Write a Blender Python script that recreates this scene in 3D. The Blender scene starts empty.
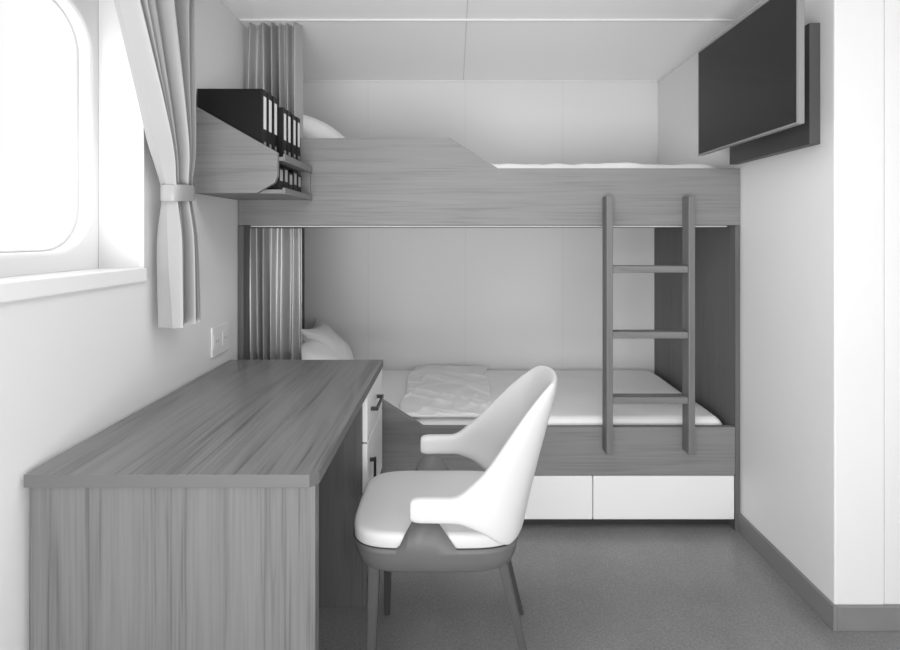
import bpy, bmesh, math, random
from mathutils import Vector, Matrix, noise
random.seed(4)
S = bpy.context.scene
C = S.collection
S.view_settings.view_transform = 'Standard'
W = {}

# ---------------------------------------------------------------- materials
def newmat(name):
    m = bpy.data.materials.new(name); m.use_nodes = True
    nt = m.node_tree; b = nt.nodes['Principled BSDF']
    return m, nt, b

def plain(name, v, rough=0.6, bump=0.0, bscale=200, var=0.0, vscale=3, metal=0.0, sheen=0.0, spec=.5):
    m, nt, b = newmat(name)
    b.inputs['Base Color'].default_value = (v, v, v, 1)
    b.inputs['Roughness'].default_value = rough
    b.inputs['Metallic'].default_value = metal
    b.inputs['Specular IOR Level'].default_value = spec
    if sheen: b.inputs['Sheen Weight'].default_value = sheen
    tc = nt.nodes.new('ShaderNodeTexCoord')
    if var:
        n = nt.nodes.new('ShaderNodeTexNoise'); n.inputs['Scale'].default_value = vscale; n.inputs['Detail'].default_value = 4
        nt.links.new(tc.outputs['Object'], n.inputs['Vector'])
        r = nt.nodes.new('ShaderNodeValToRGB')
        r.color_ramp.elements[0].position = .3; r.color_ramp.elements[1].position = .7
        a, c = v*(1-var), v*(1+var)
        r.color_ramp.elements[0].color = (a, a, a, 1); r.color_ramp.elements[1].color = (c, c, c, 1)
        nt.links.new(n.outputs['Fac'], r.inputs['Fac']); nt.links.new(r.outputs['Color'], b.inputs['Base Color'])
    if bump:
        n = nt.nodes.new('ShaderNodeTexNoise'); n.inputs['Scale'].default_value = bscale; n.inputs['Detail'].default_value = 3
        nt.links.new(tc.outputs['Object'], n.inputs['Vector'])
        bp = nt.nodes.new('ShaderNodeBump'); bp.inputs['Strength'].default_value = bump; bp.inputs['Distance'].default_value = .005
        nt.links.new(n.outputs['Fac'], bp.inputs['Height']); nt.links.new(bp.outputs['Normal'], b.inputs['Normal'])
    return m

def wood(name, v, axis, contrast=.1, rough=.5, cs=14):
    m, nt, b = newmat(name)
    tc = nt.nodes.new('ShaderNodeTexCoord')
    def layer(al, ac, detail, dist):
        mp = nt.nodes.new('ShaderNodeMapping'); s = [ac]*3; s['XYZ'.index(axis)] = al
        mp.inputs['Scale'].default_value = s
        nt.links.new(tc.outputs['Object'], mp.inputs['Vector'])
        n = nt.nodes.new('ShaderNodeTexNoise'); n.inputs['Scale'].default_value = 1; n.inputs['Detail'].default_value = detail
        n.inputs['Distortion'].default_value = dist
        nt.links.new(mp.outputs['Vector'], n.inputs['Vector'])
        return n
    a = layer(3.0, 200, 3, .2); c = layer(1.1, cs, 6, 1.6)
    mx = nt.nodes.new('ShaderNodeMath'); mx.operation = 'MULTIPLY'; mx.inputs[1].default_value = .48
    my = nt.nodes.new('ShaderNodeMath'); my.operation = 'MULTIPLY_ADD'; my.inputs[1].default_value = .52
    nt.links.new(a.outputs['Fac'], mx.inputs[0]); nt.links.new(c.outputs['Fac'], my.inputs[0]); nt.links.new(mx.outputs[0], my.inputs[2])
    r = nt.nodes.new('ShaderNodeValToRGB'); e = r.color_ramp.elements
    lo, hi = v*(1-contrast*2.2), v*(1+contrast)
    e[0].position = .37; e[0].color = (lo, lo, lo, 1); e[1].position = .60; e[1].color = (hi, hi, hi, 1)
    k = e.new(.46); k.color = (v*.97, v*.97, v*.97, 1)
    nt.links.new(my.outputs[0], r.inputs['Fac']); nt.links.new(r.outputs['Color'], b.inputs['Base Color'])
    b.inputs['Roughness'].default_value = rough
    return m

M = {}
M['wall'] = plain('wall_paint', .76, .55, var=.015, vscale=1.5)
M['ceil'] = plain('ceiling_panel', .94, .5)
M['seam'] = plain('panel_seam', .68, .6)
M['gasket'] = plain('window_gasket', .78, .6)
M['trim'] = plain('white_trim', .80, .4)
M['base'] = plain('grey_baseboard', .21, .5, var=.05, vscale=8)
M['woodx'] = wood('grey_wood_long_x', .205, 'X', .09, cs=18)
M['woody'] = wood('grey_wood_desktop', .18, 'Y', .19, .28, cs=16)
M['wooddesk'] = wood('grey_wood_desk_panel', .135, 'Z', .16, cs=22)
M['woodyl'] = wood('grey_wood_shelf', .19, 'Y')
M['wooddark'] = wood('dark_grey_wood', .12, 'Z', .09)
M['edge'] = plain('desk_edge_band', .115, .45)
M['ladder'] = wood('ladder_wood', .155, 'Z', .07)
M['rung'] = wood('rung_wood', .17, 'X', .07)
M['white'] = plain('white_laminate', .82, .35)
M['cloth'] = plain('white_bedding', .93, .85, bump=.12, bscale=25)
M['blanket'] = plain('folded_blanket_cloth', .89, .85, bump=.2, bscale=40)
M['cwin'] = plain('grey_curtain_cloth', .36, .5, metal=.25, sheen=.1)
M['cbed'] = plain('grey_bed_curtain_cloth', .46, .36, metal=.5)
M['leather'] = plain('white_upholstery', .62, .5, bump=.04, bscale=120)
M['chairgrey'] = plain('grey_chair_frame', .115, .5, var=.04, vscale=10)
M['chairleg'] = plain('dark_chair_leg', .05, .45)
M['black'] = plain('black_binder_cover', .006, .5, spec=.3)
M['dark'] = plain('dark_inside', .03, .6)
M['screen'] = plain('tv_screen', .012, .25, spec=.3)
M['bezel'] = plain('tv_bezel', .02, .4)
M['tvedge'] = plain('tv_edge_grey', .24, .35)
M['tvboard'] = plain('tv_backing_board', .075, .5, var=.05, vscale=12)
M['handle'] = plain('black_handle', .02, .35)
M['paper'] = plain('label_paper', .80, .7)
M['greylabel'] = plain('grey_label_paper', .40, .7)
M['plate'] = plain('white_plastic', .80, .35)
M['metal'] = plain('brushed_metal', .6, .3, metal=.8)

def floor_mat():
    m, nt, b = newmat('grey_vinyl_floor')
    tc = nt.nodes.new('ShaderNodeTexCoord')
    n1 = nt.nodes.new('ShaderNodeTexNoise'); n1.inputs['Scale'].default_value = 2.5; n1.inputs['Detail'].default_value = 7; n1.inputs['Roughness'].default_value = .6
    n2 = nt.nodes.new('ShaderNodeTexNoise'); n2.inputs['Scale'].default_value = 170; n2.inputs['Detail'].default_value = 2
    for n in (n1, n2): nt.links.new(tc.outputs['Object'], n.inputs['Vector'])
    mx = nt.nodes.new('ShaderNodeMath'); mx.operation = 'MULTIPLY_ADD'; mx.inputs[1].default_value = .5
    mm = nt.nodes.new('ShaderNodeMath'); mm.operation = 'MULTIPLY'; mm.inputs[1].default_value = .5
    nt.links.new(n1.outputs['Fac'], mm.inputs[0]); nt.links.new(n2.outputs['Fac'], mx.inputs[0]); nt.links.new(mm.outputs[0], mx.inputs[2])
    r = nt.nodes.new('ShaderNodeValToRGB'); e = r.color_ramp.elements
    e[0].position = .36; e[0].color = (.18, .18, .18, 1); e[1].position = .64; e[1].color = (.265, .265, .265, 1)
    nt.links.new(mx.outputs[0], r.inputs['Fac']); nt.links.new(r.outputs['Color'], b.inputs['Base Color'])
    b.inputs['Roughness'].default_value = .24
    bp = nt.nodes.new('ShaderNodeBump'); bp.inputs['Strength'].default_value = .16; bp.inputs['Distance'].default_value = .0012
    nt.links.new(n2.outputs['Fac'], bp.inputs['Height']); nt.links.new(bp.outputs['Normal'], b.inputs['Normal'])
    return m
M['floor'] = floor_mat()

def glass_mat():
    m = bpy.data.materials.new('window_glass'); m.use_nodes = True
    nt = m.node_tree; nt.nodes.clear()
    o = nt.nodes.new('ShaderNodeOutputMaterial'); t = nt.nodes.new('ShaderNodeBsdfTransparent'); g = nt.nodes.new('ShaderNodeBsdfGlossy')
    g.inputs['Roughness'].default_value = .05
    mx = nt.nodes.new('ShaderNodeMixShader'); mx.inputs[0].default_value = .04
    nt.links.new(t.outputs[0], mx.inputs[1]); nt.links.new(g.outputs[0], mx.inputs[2]); nt.links.new(mx.outputs[0], o.inputs[0])
    return m
M['glass'] = glass_mat()

# ---------------------------------------------------------------- helpers
def add_box(bm, x0, x1, y0, y1, z0, z1, bev=0.0, seg=2):
    r = bmesh.ops.create_cube(bm, size=1)
    vs = r['verts']
    for v in vs:
        v.co = Vector(((x0+x1)/2 + v.co.x*(x1-x0), (y0+y1)/2 + v.co.y*(y1-y0), (z0+z1)/2 + v.co.z*(z1-z0)))
    if bev:
        es = list({e for v in vs for e in v.link_edges})
        bmesh.ops.bevel(bm, geom=es, offset=bev, segments=seg, affect='EDGES', profile=.5)
    return bm
def box(x0, x1, y0, y1, z0, z1, bev=0.0, seg=2):
    return add_box(bmesh.new(), x0, x1, y0, y1, z0, z1, bev, seg)
def prism(pts, axis, a0, a1, bev=0.0):
    """polygon in the plane normal to axis, extruded a0..a1"""
    bm = bmesh.new()
    def P(u, v, a):
        return {'Y': (u, a, v), 'X': (a, u, v), 'Z': (u, v, a)}[axis]
    A = [bm.verts.new(P(u, v, a0)) for u, v in pts]; B = [bm.verts.new(P(u, v, a1)) for u, v in pts]
    n = len(pts)
    bm.faces.new(A); bm.faces.new(B[::-1])
    for i in range(n): bm.faces.new((A[i], B[i], B[(i+1) % n], A[(i+1) % n]))
    bmesh.ops.recalc_face_normals(bm, faces=bm.faces)
    if bev: bmesh.ops.bevel(bm, geom=list(bm.edges), offset=bev, segments=2, affect='EDGES', profile=.5)
    return bm
def put(name, bm, mat, parent=None, smooth=False, sub=0, kind=None):
    bmesh.ops.recalc_face_normals(bm, faces=bm.faces)
    xs = [v.co.x for v in bm.verts]; ys = [v.co.y for v in bm.verts]; zs = [v.co.z for v in bm.verts]
    o3 = Vector(((min(xs)+max(xs))/2, (min(ys)+max(ys))/2, min(zs)))
    bmesh.ops.translate(bm, verts=bm.verts, vec=-o3)
    me = bpy.data.meshes.new(name); bm.to_mesh(me); bm.free()
    me.materials.append(M[mat])
    if smooth:
        for p in me.polygons: p.use_smooth = True
    o = bpy.data.objects.new(name, me); C.objects.link(o)
    W[o.name] = o3
    if parent:
        o.parent = parent; o.location = o3 - W[parent.name]
    else: o.location = o3
    if sub:
        s = o.modifiers.new('subsurf', 'SUBSURF'); s.levels = sub; s.render_levels = sub
    if kind: o['kind'] = kind
    return o
def thing(name, loc, label, cat, group=None):
    o = bpy.data.objects.new(name, None); C.objects.link(o); o.location = loc; W[o.name] = Vector(loc)
    o.empty_display_size = .1
    o['label'] = label; o['category'] = cat
    if group: o['group'] = group
    return o
def tag(o, label, cat, group=None):
    o['label'] = label; o['category'] = cat
    if group: o['group'] = group
    return o
def struct(name, bm, mat, parent=None, **k):
    o = put(name, bm, mat, parent, **k)
    if not parent: o['kind'] = 'structure'
    return o

XL, XR, YB, ZC = -.89, 1.168, 2.93, 2.10     # left wall, right wall, back wall, ceiling
YF = 2.08                                    # bunk front
YC = 1.566                                   # wall corner at the right

# ---------------------------------------------------------------- room shell
struct('floor', box(-1.3, 2.6, -1.2, 3.1, -.06, 0), 'floor')
struct('ceiling', box(-1.3, 2.6, -1.2, 3.1, ZC, ZC+.06), 'ceil')
struct('wall_back', box(-1.3, 1.4, YB, YB+.1, 0, ZC), 'wall')
wy0, wy1, wz0, wz1, XW = .50, 1.45, 1.115, 1.98, -1.015
bm = bmesh.new()
add_box(bm, XW, XL, -1.2, wy0, 0, ZC); add_box(bm, XW, XL, wy1, YB, 0, ZC)
add_box(bm, XW, XL, wy0, wy1, 0, wz0); add_box(bm, XW, XL, wy0, wy1, wz1, ZC)
struct('wall_left', bm, 'wall')
struct('wall_right', box(XR, 1.322, YC, YB, 0, ZC, .004), 'wall')
struct('wall_front', box(1.324, 2.5, YC+.002, YC+.1, 0, ZC, .002), 'wall')
struct('wall_side', box(2.5, 2.6, -1.2, YC, 0, ZC), 'wall')

# window: recess with a rounded porthole opening
def rr_loop(y0, y1, z0, z1, r, n=10):
    pts = []
    for cy, cz, a0 in ((y1-r, z1-r, 0), (y0+r, z1-r, 90), (y0+r, z0+r, 180), (y1-r, z0+r, 270)):
        for k in range(n+1):
            a = math.radians(a0 + 90*k/n); pts.append((cy+r*math.cos(a), cz+r*math.sin(a)))
    return pts
py0, py1, pz0, pz1 = .66, 1.420, 1.168, 1.83
XP = XW
XI = -1.052            # inner ledge
inner = rr_loop(py0, py1, pz0, pz1, .12)
win = struct('window_1', box(-1.084, -1.081, py0-.04, py1+.04, pz0-.04, pz1+.04), 'glass')
bm = bmesh.new()
OY0, OY1, OZ0, OZ1 = .35, 1.6, .95, 2.1
n = 10
outs = []
for ci, (sy, sz) in enumerate(((1, 1), (0, 1), (0, 0), (1, 0))):
    Y = OY1 if sy else OY0; Z = OZ1 if sz else OZ0
    for k in range(n+1): outs.append((Y, Z))
def loops(bm, pairs):
    LL = [[bm.verts.new((x, a, b)) for a, b in pts] for pts, x in pairs]
    N = len(pairs[0][0])
    for A, B in zip(LL, LL[1:]):
        for i in range(N):
            bm.faces.new((A[i], A[(i+1) % N], B[(i+1) % N], B[i]))
    bmesh.ops.remove_doubles(bm, verts=bm.verts, dist=1e-5)
    return bm
def grow(d, r=.12): return rr_loop(py0-d, py1+d, pz0-d, pz1+d, r+d)
struct('window_frame', loops(bm, [(outs, XP-.001), (grow(.012), XP-.001), (grow(.008), XP-.002), (grow(.003), XP-.006), (inner, XP-.012), (inner, XI), (grow(-.006), XI), (grow(-.006), -1.080)]), 'trim', win, smooth=False)
struct('window_gasket', loops(bmesh.new(), [(grow(-.001), XI+.0005), (grow(-.002), XI+.002), (grow(-.005), XI+.002), (grow(-.0058), XI+.001)]), 'gasket', win)
struct('window_sill', box(XL-.012, XL+.012, wy0-.03, wy1+.002, 1.078, wz0+.002, .003), 'trim', win)
bm = bmesh.new()
add_box(bm, XL-.01, XL+.004, wy1-.002, wy1+.006, wz0, wz1+.02, .001)
add_box(bm, XL-.01, XL+.004, wy0-.03, wy1+.006, wz1, wz1+.022, .001)
struct('window_casing', bm, 'trim', win)

# baseboards
struct('baseboard_right', box(XR-.012, XR, YC-.012, YF+.004, 0, .074, .002), 'base')
struct('baseboard_front', box(XR, 2.5, YC-.012, YC, 0, .074, .002), 'base')
struct('baseboard_left', box(XL, XL+.012, -1.2, 1.05, 0, .074, .002), 'base')
# ceiling joints and wall joints
k = 1
struct('trim_%d' % k, box(.046, .050, -1.2, YB, ZC-.001, ZC), 'seam'); k += 1
for X in (-.5, .06, .62):
    struct('trim_%d' % k, box(X-.0014, X+.0014, YB-.001, YB, 0, ZC), 'seam'); k += 1
struct('trim_%d' % k, box(XL, XR, YB-.008, YB, ZC-.008, ZC, .002), 'trim'); k += 1
struct('trim_%d' % k, box(XR-.008, XR, YC, YB, ZC-.008, ZC, .002), 'trim'); k += 1

# ---------------------------------------------------------------- bunk bed
bunk = thing('bunk_bed', (.13, YF+.4, 0), 'grey wood bunk bed built across the whole back wall with white drawers below', 'bunk bed')
e = .002
XE = XR-e
put('upper_side_board', prism([(-.885, 1.25), (XE, 1.25), (XE, 1.483), (.175, 1.483), (-.02, 1.606), (-.885, 1.606)], 'Y', YF, YF+.028, .002), 'woodx', bunk)
put('lower_side_board', prism([(-.864, .228), (XE-.021, .228), (XE-.021, .424), (-.13, .424), (-.335, .557), (-.864, .557)], 'Y', YF, YF+.028, .002), 'woodx', bunk)
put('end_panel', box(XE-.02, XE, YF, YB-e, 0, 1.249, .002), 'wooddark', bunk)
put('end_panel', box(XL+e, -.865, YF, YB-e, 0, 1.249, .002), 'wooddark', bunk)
put('upper_bed_base', box(-.885, XE, YF+.029, YB-e, 1.25, 1.275, .002), 'woodx', bunk)
put('lower_bed_base', box(-.864, XE-.021, YF+.029, YB-e, .228, .25), 'woodx', bunk)
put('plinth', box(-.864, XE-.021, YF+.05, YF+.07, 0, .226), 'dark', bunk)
for i, (a, b_) in enumerate(((-.862, -.593), (-.591, -.016), (-.014, .563), (.566, XE-.022))):
    put('drawer', box(a, b_, YF+.004, YF+.048, .045, .224, .003), 'white', bunk)

# mattresses -------------------------------------------------------------
def slab(x0, x1, y0, y1, z0, z1, nx=60, ny=30, crown=.01, rim=.05, wr=.004, seed=0, wavy=0, crease=0):
    bm = bmesh.new()
    def pt(i, j, top):
        u = i/nx; v = j/ny
        uu = .5-.5*math.cos(math.pi*u); vv = .5-.5*math.cos(math.pi*v)
        x = x0+(x1-x0)*uu; y = y0+(y1-y0)*vv
        d = min(x-x0, x1-x, rim); d2 = min(y-y0, y1-y, rim)
        f = math.sqrt(max(0, 1-(1-d/rim)**2)) ** .6 * math.sqrt(max(0, 1-(1-d2/rim)**2)) ** .6
        zm = z0 + (z1-z0)*.45
        X = x + wavy*noise.noise(Vector((x*1.5+seed, y*5, 7)))
        if top:
            nz = noise.noise(Vector((x*5+seed, y*6, 0)))*wr + noise.noise(Vector((x*17+seed, y*15, 3)))*wr*.4
            if crease:
                q = noise.noise(Vector((x*6+y*7+seed, y*2.2-x*2, 1.5)))
                nz += crease*math.exp(-(q/.10)**2)
                q = noise.noise(Vector((x*8-y*4+seed, y*3+x*2, 8.5)))
                nz += crease*.7*math.exp(-(q/.09)**2)
            return (X, y, zm+(z1-zm)*f + crown*math.sin(math.pi*vv)*math.sin(math.pi*uu)**.3 + nz*f)
        return (X, y, zm-(zm-z0)*f)
    T = [[bm.verts.new(pt(i, j, True)) for j in range(ny+1)] for i in range(nx+1)]
    Bm = [[bm.verts.new(pt(i, j, False)) for j in range(ny+1)] for i in range(nx+1)]
    for i in range(nx):
        for j in range(ny):
            bm.faces.new((T[i][j], T[i+1][j], T[i+1][j+1], T[i][j+1]))
            bm.faces.new((Bm[i][j], Bm[i][j+1], Bm[i+1][j+1], Bm[i+1][j]))
    bmesh.ops.remove_doubles(bm, verts=bm.verts, dist=1e-4)
    return bm
tag(put('mattress', slab(-.855, 1.135, YF+.034, YB-.012, .252, .446, nx=160, ny=80, wr=.003, crown=.001, seed=2), 'cloth', smooth=True),
    'white mattress with sheet on the lower bunk', 'mattress')
tag(put('mattress', slab(-.86, 1.15, YF+.034, YB-.012, 1.277, 1.512, nx=120, ny=50, wr=.012, crown=.018, seed=9, rim=.08), 'cloth', smooth=True),
    'white mattress with sheet on the upper bunk, barely showing over the board', 'mattress')
tag(put('folded_blanket', slab(-.240, .170, YF+.036, YB-.016, .4495, .463, nx=110, ny=140, wr=.006, rim=.008, crown=.001, seed=5, wavy=.03, crease=.007), 'blanket', smooth=True),
    'thin white blanket folded flat and softly creased across the lower bunk', 'blanket')

def pillow(w, h, t, seed=0, n=44):
    bm = bmesh.new()
    def pt(i, j, s):
        u = -1+2*i/n; v = -1+2*j/n
        u = math.sin(u*math.pi/2); v = math.sin(v*math.pi/2)
        f = ((1-abs(u)**2.4)*(1-abs(v)**2.4))**.66 if abs(u) < 1 and abs(v) < 1 else 0
        pin = 1-.24*(1-abs(u)**2)*(abs(v)**2) ; pin2 = 1-.24*(1-abs(v)**2)*(abs(u)**2)
        cr = 0
        for cu in (-1, 1):
            for cv in (-1, 1):
                d = math.hypot(u-cu, v-cv); an = math.atan2(v-cv, u-cu)
                cr += math.sin(an*9+seed+s)*math.exp(-((d-.4)/.25)**2)
        z = s*t/2*f + (noise.noise(Vector((u*1.6+seed, v*1.6, s)))*.014+cr*.004)*f
        return (u*w/2*pin2, v*h/2*pin, z)
    G = {}
    for s in (1, -1):
        for i in range(n+1):
            for j in range(n+1): G[s, i, j] = bm.verts.new(pt(i, j, s))
    for s in (1, -1):
        for i in range(n):
            for j in range(n):
                q = (G[s, i, j], G[s, i+1, j], G[s, i+1, j+1], G[s, i, j+1]); bm.faces.new(q if s > 0 else q[::-1])
    bmesh.ops.remove_doubles(bm, verts=bm.verts, dist=1e-4)
    return bm
def place_pillow(w, h, t, xy, zrest, rot, label, seed):
    bm = pillow(w, h, t, seed)
    mt = Matrix.Rotation(rot[2], 4, 'Z') @ Matrix.Rotation(rot[1], 4, 'Y') @ Matrix.Rotation(rot[0], 4, 'X')
    bmesh.ops.transform(bm, matrix=mt, verts=bm.verts)
    zmin = min(v.co.z for v in bm.verts)
    bmesh.ops.translate(bm, verts=bm.verts, vec=(xy[0], xy[1], zrest-zmin))
    return tag(put('pillow', bm, 'cloth', smooth=True), label, 'pillow')
R = math.radians
place_pillow(.42, .54, .19, (-.655, 2.54), 1.530, (0, R(32), R(8)), 'white pillow at the head of the upper bunk', 1)
place_pillow(.38, .34, .15, (-.675, 2.735), .450, (0, R(50), R(0)), 'white pillow by the back wall at the head of the lower bunk', 3)
place_pillow(.42, .37, .19, (-.625, 2.345), .450, (R(4), R(34), R(-8)), 'plump white pillow in front of another on the lower bunk', 7)

# ---------------------------------------------------------------- ladder
lad = thing('ladder', (.77, 2.05, .336), 'grey wooden bunk ladder with three rungs leaning on the bunk boards', 'ladder')
for a in (.601, .927):
    put('rail', box(a, a+.026, 2.018, 2.078, .336, 1.365, .003), 'ladder', lad)
for z in (1.060, .798, .538):
    put('rung', box(.6275, .9265, 2.022, 2.074, z, z+.027, .003), 'rung', lad)

# ---------------------------------------------------------------- curtains
def fold(ph, p=1):
    s = math.sin(ph); return math.copysign(abs(s)**p, s)
def bed_curtain(x0, x1, yc, z0, z1, folds, label, nu=340, nv=30, seed=0):
    bm = bmesh.new()
    g = []
    for j in range(nv+1):
        v = j/nv; row = []
        for i in range(nu+1):
            u = i/nu
            ph = u*folds*2*math.pi + 1.5*math.sin(u*8+seed)+.6*math.sin(v*2.5+u*6+seed)
            amp = .021*(1-.1*v)*(1+.45*math.sin(u*13+seed+v))
            x = x0+(x1-x0)*u
            row.append(bm.verts.new((x, yc+amp*fold(ph, 1), z0+(z1-z0)*v)))
        g.append(row)
    for j in range(nv):
        for i in range(nu): bm.faces.new((g[j][i], g[j][i+1], g[j+1][i+1], g[j+1][i]))
    t = thing('bed_curtain', ((x0+x1)/2, yc, z0), label, 'curtain', 'bunk curtains')
    put('curtain_cloth', bm, 'cbed', t, smooth=True)
    return t
def rail(x0, x1, y, z, label, h=.014):
    return tag(put('curtain_rail', box(x0, x1, y-.008, y+.008, z-h, z, .002), 'trim'), label, 'curtain rail')
bed_curtain(-.880, -.648, YF+.064, 1.56, 2.097, 6, 'grey pleated curtain hanging from ceiling at left end of the upper bunk', seed=1)
bed_curtain(-.861, -.643, YF+.067, .50, 1.238, 6, 'grey pleated curtain hanging at left end of the lower bunk behind the desk', seed=4)
rail(XL+e, XR-.014, YF+.02, ZC-.0005, 'white curtain rail fixed to the ceiling above the upper bunk', .008)
rail(-.86, XE-.022, YF+.067, 1.2495, 'white curtain rail under the upper bunk', .006)

# window curtain with tieback
def win_curtain():
    zt, zb, zm = 2.045, .940, 1.335
    prof = [(zt, 1.15, 1.575), (1.86, 1.25, 1.566), (1.60, 1.372, 1.564), (1.42, 1.448, 1.566), (zm, 1.474, 1.568), (1.28, 1.472, 1.574), (1.10, 1.470, 1.590), (zb, 1.472, 1.600)]
    def at(z):
        for (a, l0, r0), (b, l1, r1) in zip(prof, prof[1:]):
            if z <= a and z >= b-1e-6:
                t = (a-z)/(a-b); return l0+(l1-l0)*t, r0+(r1-r0)*t
        return prof[-1][1:]
    t = thing('window_curtain', (XL+.07, 1.52, zb), 'light grey pleated window curtain gathered by a tieback beside the porthole', 'curtain')
    bm = bmesh.new(); nu, nv, folds = 400, 70, 6
    g = []
    for j in range(nv+1):
        z = zt+(zb-zt)*j/nv; l, r = at(z); row = []
        pinch = math.exp(-((z-zm)/.09)**2)
        for i in range(nu+1):
            u = i/nu
            ph = u*folds*2*math.pi+1.3*math.sin(u*7)+.6*math.sin(z*3+u*4)
            amp = .030*(1-.4*pinch)*(1+.35*math.sin(u*15))
            y = l+(r-l)*u
            row.append(bm.verts.new((XL+.062+amp*fold(ph, 1)+.006*math.sin(u*9+z*2), y, z)))
        g.append(row)
    for j in range(nv):
        for i in range(nu): bm.faces.new((g[j][i], g[j][i+1], g[j+1][i+1], g[j+1][i]))
    put('curtain_cloth', bm, 'cwin', t, smooth=True)
    bm = bmesh.new()
    n = 40; cx, cyy, a, b_ = XL+.062, 1.521, .034, .058
    rows = []
    for (zz, k) in ((zm-.024, .96), (zm-.018, 1.0), (zm+.018, 1.0), (zm+.024, .96)):
        rows.append([bm.verts.new((cx+a*k*math.copysign(abs(math.cos(w))**.7, math.cos(w)), cyy+b_*k*math.copysign(abs(math.sin(w))**.7, math.sin(w)), zz+.004*math.sin(w))) for w in [2*math.pi*i/n for i in range(n)]])
    for A, B in zip(rows, rows[1:]):
        for i in range(n): bm.faces.new((A[i], A[(i+1) % n], B[(i+1) % n], B[i]))
    put('tieback', bm, 'cwin', t, smooth=True)
    tag(put('curtain_rail', box(XL+.05, XL+.074, .35, 1.68, 2.05, 2.099, .003), 'trim'), 'white rail above the porthole carrying the window curtain', 'curtain rail')
win_curtain()

# ---------------------------------------------------------------- wall shelf with binders
sx0, sx1, sy0, sy1 = XL+e, -.588, 1.725, 2.076
zb_, zd = 1.352, 1.478
sh = thing('wall_shelf', ((sx0+sx1)/2, (sy0+sy1)/2, zb_), 'grey wood wall shelf with sloping end panel above the desk', 'shelf')
endp = [(sx0, zb_), (sx1-.085, zb_), (sx1-.024, zb_+.035), (sx1-.014, zb_+.06), (sx1-.014, zd+.012), (sx0+.0, 1.652)]
put('end_panel', prism(endp, 'Y', sy0, sy0+.018, .0015), 'woodx', sh)
put('end_panel', prism([(sx0, zb_), (sx1, zb_), (sx1, zd+.014), (sx0, 1.652)], 'Y', sy1-.012, sy1, .0015), 'woodx', sh)
put('shelf_board', box(sx0, sx1-.001, sy0+.0185, sy1-.0125, zd-.014, zd, .001), 'woodyl', sh)
put('shelf_board', box(sx0, sx1-.004, sy0+.0185, sy1-.0125, zb_, zb_+.014, .001), 'woodyl', sh)
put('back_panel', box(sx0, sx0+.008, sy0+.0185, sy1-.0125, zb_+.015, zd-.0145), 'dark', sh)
put('front_lip', box(sx1-.0005, sx1+.006, sy0+.0185, sy1, zd-.016, zd+.010, .001), 'woodyl', sh)
put('front_lip', box(sx1-.0035, sx1+.006, sy0+.0185, sy1, zb_-.002, zb_+.020, .001), 'woodyl', sh)

def binder(y, wd, x1, h, zd, label, name='binder', group='black binders on the wall shelf', x0=XL+.006):
    t = thing(name, ((x0+x1)/2, y+wd/2, zd), label, name, group)
    bm = bmesh.new()
    add_box(bm, x0, x1-.003, y, y+.003, zd+.001, zd+h, .0008)
    add_box(bm, x0, x1-.003, y+wd-.003, y+wd, zd+.001, zd+h, .0008)
    add_box(bm, x1-.004, x1, y, y+wd, zd+.001, zd+h, .0012)
    put('cover', bm, 'black', t)
    put('paper_block', box(x0+.006, x1-.012, y+.0035, y+wd-.0035, zd+.003, zd+h-.006), 'dark', t)
    put('spine_label', box(x1, x1+.0012, y+wd*.24, y+wd*.76, zd+h*.42, zd+h*.90), 'paper' if h > .15 else 'greylabel', t)
    if h > .15:
        bm = bmesh.new()
        bmesh.ops.create_cone(bm, cap_ends=True, segments=20, radius1=wd*.2, radius2=wd*.2, depth=.002, matrix=Matrix.Translation((x1+.0006, y+wd/2, zd+h*.2)) @ Matrix.Rotation(R(90), 4, 'Y'))
        put('finger_ring', bm, 'metal', t)
y = sy0+.020
for lb, wd, h, x1 in (('tall black binder, nearest the sloping end panel', .045, .234, -.660),
                  ('tall black binder, middle of the three tall ones', .045, .234, -.658),
                  ('tall black binder beside the shorter ones', .045, .234, -.655),
                  ('shorter black binder next to the tall ones', .043, .205, -.636),
                  ('shorter black binder, second after the tall ones', .043, .205, -.634),
                  ('shorter black binder, second from the far end of the shelf', .043, .200, -.628),
                  ('shorter black binder at the far end of the shelf', .043, .200, -.625)):
    binder(y, wd-.002, x1, h, zd, lb)
    y += wd+.001
y = sy0+.05
for lb, h in (('small black folder in the lower slot, nearest the sloping end panel', .082), ('small black folder in the lower slot, second from the end panel', .088),
           ('small black folder, middle of the five in the lower slot', .076), ('small black folder in the lower slot, second from its far end', .088), ('small black folder at the far end of the lower slot', .080)):
    binder(y, .048, -.614, h, zb_+.0145, lb, 'folder', 'small folders in the lower slot of the shelf', x0=-.80)
    y += .0525

# ---------------------------------------------------------------- wall socket
sk = thing('wall_socket', (XL+.005, 1.92, .76), 'white double wall socket plate above the desk', 'socket')
put('plate', box(XL+.0005, XL+.008, 1.85, 1.99, .762, .872, .003), 'plate', sk)
for yy in (1.885, 1.955):
    m_ = put('socket_insert', box(XL+.008, XL+.010, yy-.027, yy+.027, .79, .845, .001), 'plate', sk)
    bm = bmesh.new(); add_box(bm, XL+.010, XL+.0103, yy-.010, yy-.007, .813, .822); add_box(bm, XL+.010, XL+.0103, yy+.007, yy+.010, .813, .822)
    put('socket_hole', bm, 'base', m_)

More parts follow.
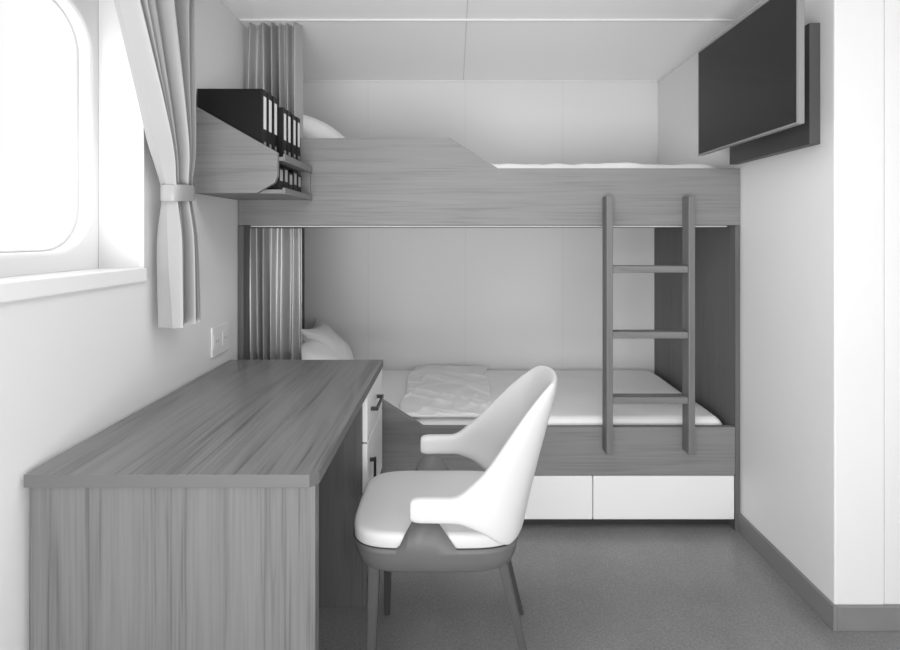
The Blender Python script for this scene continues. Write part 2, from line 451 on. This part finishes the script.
# ---------------------------------------------------------------- desk
dx0, dx1, dy0, dy1, dz = XL+.008, -.282, 1.04, 2.0, .72
desk = thing('desk', ((dx0+dx1)/2, (dy0+dy1)/2, 0), 'long grey wood desk against the left wall with a drawer cabinet at its far end', 'desk')
dt = put('desktop', prism([(dx0, dy0), (dx1-.016, dy0), (dx1, dy0+.018), (dx1, dy1), (dx0, dy1)], 'Z', dz-.027, dz, .001), 'woody', desk)
dt.data.materials.append(M['edge'])
for p in dt.data.polygons:
    if abs(p.normal.z) < .5: p.material_index = 1
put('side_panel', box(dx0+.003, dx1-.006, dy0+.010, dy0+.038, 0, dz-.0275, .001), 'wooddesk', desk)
put('back_panel', box(dx0+.006, dx0+.02, dy0+.0385, 1.65, .25, dz-.0275), 'wooddark', desk)
cab = put('cabinet_body', box(dx0+.006, dx1-.02, 1.652, dy1-.004, 0, dz-.0275, .001), 'wooddark', desk)
put('lower_panel', box(dx1-.0195, dx1-.006, 1.652, dy1-.006, 0, .296, .001), 'wooddark', desk)
d = put('drawer', box(dx1-.0195, dx1-.003, 1.655, dy1-.006, .535, .687, .002), 'white', desk)
bm = bmesh.new(); zh = .622; ya, yb = 1.72, 1.86
add_box(bm, dx1+.014, dx1+.022, ya, yb, zh-.006, zh+.006, .001)
add_box(bm, dx1-.004, dx1+.015, ya, ya+.008, zh-.006, zh+.006)
add_box(bm, dx1-.004, dx1+.015, yb-.008, yb, zh-.006, zh+.006)
put('handle', bm, 'handle', d)
d = put('door', box(dx1-.0195, dx1-.003, 1.655, dy1-.006, .30, .530, .002), 'white', desk)
bm = bmesh.new(); ya = 1.70
add_box(bm, dx1+.010, dx1+.018, ya, ya+.012, .345, .465, .001)
add_box(bm, dx1-.004, dx1+.011, ya+.001, ya+.011, .347, .357)
add_box(bm, dx1-.004, dx1+.011, ya+.001, ya+.011, .453, .463)
put('handle', bm, 'handle', d)

# ---------------------------------------------------------------- television and its wall board
tb = tag(put('backing_board', box(1.132, XR-.001, 1.625, 2.10, 1.50, 1.888, .002), 'tvboard'),
         'dark grey board fixed to the right wall behind the television', 'board')
tv = thing('television', (1.05, 1.83, 1.545), 'black flat television hung on the right wall above the bunk end', 'television')
tx, ty0, ty1, tz0, tz1 = 1.03, 1.530, 2.157, 1.545, 1.985
put('casing', box(tx+.004, tx+.022, ty0, ty1, tz0, tz1, .003), 'tvedge', tv)
bm = bmesh.new(); bz = .006
add_box(bm, tx, tx+.0038, ty0, ty1, tz0, tz0+bz); add_box(bm, tx, tx+.0038, ty0, ty1, tz1-bz, tz1)
add_box(bm, tx, tx+.0038, ty0, ty0+bz, tz0+bz, tz1-bz); add_box(bm, tx, tx+.0038, ty1-bz, ty1, tz0+bz, tz1-bz)
put('bezel', bm, 'tvedge', tv)
put('screen', box(tx+.001, tx+.0038, ty0+bz, ty1-bz, tz0+bz, tz1-bz), 'screen', tv)
put('rear_housing', box(tx+.0225, tx+.05, ty0+.12, ty1-.12, tz0+.05, tz1-.12, .004), 'bezel', tv)
put('wall_bracket', box(tx+.0505, 1.1315, 1.76, 1.90, 1.65, 1.80, .002), 'bezel', tv)

# ---------------------------------------------------------------- chair
cy0 = 1.455
ch = thing('armchair', (-.02, cy0, 0), 'white upholstered chair with wraparound arms and dark grey legs at the desk', 'chair')
def ss(t): t = max(0, min(1, t)); return t*t*(3-2*t)
def shell():
    bm = bmesh.new(); rings = []
    ts = [-1, -.99, -.97]+[-.94+1.88*i/70 for i in range(71)]+[.97, .99, 1]
    for t in ts:
        s = abs(t); sg = 1 if t >= 0 else -1
        S0 = .62
        if s > S0:
            q = (s-S0)/(1-S0); x = .035-.147*q; yv = .200-.004*q; nx_, ny_ = 0, 1
        else:
            ph = s/S0*math.pi/2; p = 2/2.5
            x = .035+.145*max(0, math.cos(ph))**p; yv = .200*math.sin(ph)**p
            nx_, ny_ = max(1e-6, math.cos(ph))**(2-p)*.200, max(1e-6, math.sin(ph))**(2-p)*.145
            l = math.hypot(nx_, ny_); nx_, ny_ = nx_/l, ny_/l
        up = ss((.74-s)/.54)
        zt = .562+.254*up+.008*ss((.25-s)/.25)
        zb = .500-.078*ss((.72-s)/.40)
        th = .032+.004*ss((.5-s)/.5)
        if s > .94:
            q = (s-.94)/.06; kk = math.sqrt(max(0, 1-(q*.93)**2)); zm = (zt+zb)/2
            zt = zm+(zt-zm)*(.55+.45*kk); zb = zm-(zm-zb)*(.55+.45*kk); th *= .6+.4*kk
        c = []
        prof = [(-.5, .12), (-.5, .5), (-.5, .88), (-.25, 1.0), (.25, 1.0), (.5, .88), (.5, .5), (.5, .12), (.25, 0), (-.25, 0)]
        for (a, b_) in prof:
            z = zb+(zt-zb)*b_
            hh = max(0, z-.47)
            lean = hh*.20+hh*hh*.25
            X = x + a*th*nx_ + lean*ss((.8-s)/.6)
            taper = 1-.22*ss((z-.55)/.30)
            Y = yv*taper + a*th*ny_
            c.append(bm.verts.new((X, cy0+sg*Y, z)))
        rings.append(c)
    m = len(rings[0])
    for A, B in zip(rings, rings[1:]):
        for i in range(m): bm.faces.new((A[i], A[(i+1) % m], B[(i+1) % m], B[i]))
    bm.faces.new(rings[0]); bm.faces.new(rings[-1][::-1])
    return bm
put('backrest_and_arms', shell(), 'leather', ch, smooth=True, sub=2)
def roundslab(cx, cy, hx, hy, layers, p=4.0, n=64):
    bm = bmesh.new(); rings = []
    for (z, k) in layers:
        rings.append([bm.verts.new((cx+hx*k*math.copysign(abs(math.cos(a))**(2/p), math.cos(a)), cy+hy*k*math.copysign(abs(math.sin(a))**(2/p), math.sin(a)), z)) for a in [2*math.pi*i/n for i in range(n)]])
    for A, B in zip(rings, rings[1:]):
        for i in range(n): bm.faces.new((A[i], A[(i+1) % n], B[(i+1) % n], B[i]))
    bm.faces.new(rings[0][::-1]); bm.faces.new(rings[-1])
    return bm
put('seat', roundslab(-.05, cy0, .222, .178, [(.421, .92), (.421, .985), (.425, .998), (.446, 1.0), (.453, .990), (.457, .97), (.459, .92), (.459, .3)], p=4.6), 'leather', ch, smooth=True)
# grey lower shell, one surface whose rim rises into a lug under each arm
def lower_shell():
    bm = bmesh.new(); n = 160; p = 4.6
    lay = [(.352, .80), (.352, .90), (.360, .945), (.385, .985), (.405, 1.004), (None, 1.018)]
    rings = []
    def rim(x, y):
        d = 0
        if abs(y) > .12:
            d = min(ss((x+.150)/.05), ss((-.018-x)/.022))
        return .4215+.080*d
    for (z, k) in lay:
        r = []
        for i in range(n):
            a = 2*math.pi*i/n
            X = .220*math.copysign(abs(math.cos(a))**(2/p), math.cos(a)); Y = .178*math.copysign(abs(math.sin(a))**(2/p), math.sin(a))
            if z is None:
                r.append(bm.verts.new((-.05+X*k, cy0+Y*1.022, rim(-.05+X*k, Y))))
            else: r.append(bm.verts.new((-.05+X*k, cy0+Y*k, z)))
        rings.append(r)
    inner_r = [bm.verts.new((-.05+(v.co.x+.05)*.984, cy0+(v.co.y-cy0)*.984, v.co.z)) for v in rings[-1]]
    low_in = [bm.verts.new((-.05+(v.co.x+.05)*.984, cy0+(v.co.y-cy0)*.984, .42)) for v in rings[-1]]
    rings += [inner_r, low_in]
    for A, B in zip(rings, rings[1:]):
        for i in range(n): bm.faces.new((A[i], A[(i+1) % n], B[(i+1) % n], B[i]))
    bm.faces.new(rings[0][::-1]); bm.faces.new(rings[-1])
    return bm
put('seat_frame', lower_shell(), 'chairgrey', ch, smooth=True)
def leg(p0, p1, a0, a1):
    bm = bmesh.new(); rs = []
    for p, a in ((p0, a0), (p1, a1)):
        rs.append([bm.verts.new((p[0]+sx*a, p[1]+sy*a, p[2])) for sx, sy in ((-1, -1), (1, -1), (1, 1), (-1, 1))])
    for i in range(4): bm.faces.new((rs[0][i], rs[0][(i+1) % 4], rs[1][(i+1) % 4], rs[1][i]))
    bm.faces.new(rs[0]); bm.faces.new(rs[1][::-1])
    bmesh.ops.bevel(bm, geom=list(bm.edges), offset=.003, segments=2, affect='EDGES')
    return bm
for sg in (-1, 1):
    put('leg', leg((-.208, cy0+sg*.135, .372), (-.216, cy0+sg*.170, 0), .014, .009), 'chairleg', ch)
    put('leg', leg((.120, cy0+sg*.135, .372), (.212, cy0+sg*.170, 0), .013, .008), 'chairleg', ch)

# ---------------------------------------------------------------- lights
w = bpy.data.worlds.new('World'); S.world = w; w.use_nodes = True
bg = w.node_tree.nodes['Background']; bg.inputs[0].default_value = (1, 1, 1, 1); bg.inputs[1].default_value = 1.06
def area(name, loc, rot, sx, sy, power):
    l = bpy.data.lights.new(name, 'AREA'); l.shape = 'RECTANGLE'; l.size = sx; l.size_y = sy; l.energy = power
    o = bpy.data.objects.new(name, l); C.objects.link(o); o.location = loc; o.rotation_euler = rot
area('ceiling_light', (.2, 1.15, 2.08), (0, 0, 0), .9, .5, 7)
area('fill_uplight', (-.1, -.9, .55), (R(128), 0, R(0)), 1.6, 1.0, 52)  # added fill behind the camera, tilted up to brighten the ceiling; no such lamp
area('daylight', (-1.2, 1.04, 1.5), (0, R(-90), 0), .9, 1.0, 3.6)

cam = bpy.data.cameras.new('camera'); co = bpy.data.objects.new('camera', cam); C.objects.link(co)
co.location = (0, 0, 1.21); co.rotation_euler = (R(90), 0, 0)
cam.sensor_width = 36; cam.lens = 509/900*36; cam.shift_x = -5/900; cam.shift_y = -90/900
cam.clip_start = .02
S.camera = co
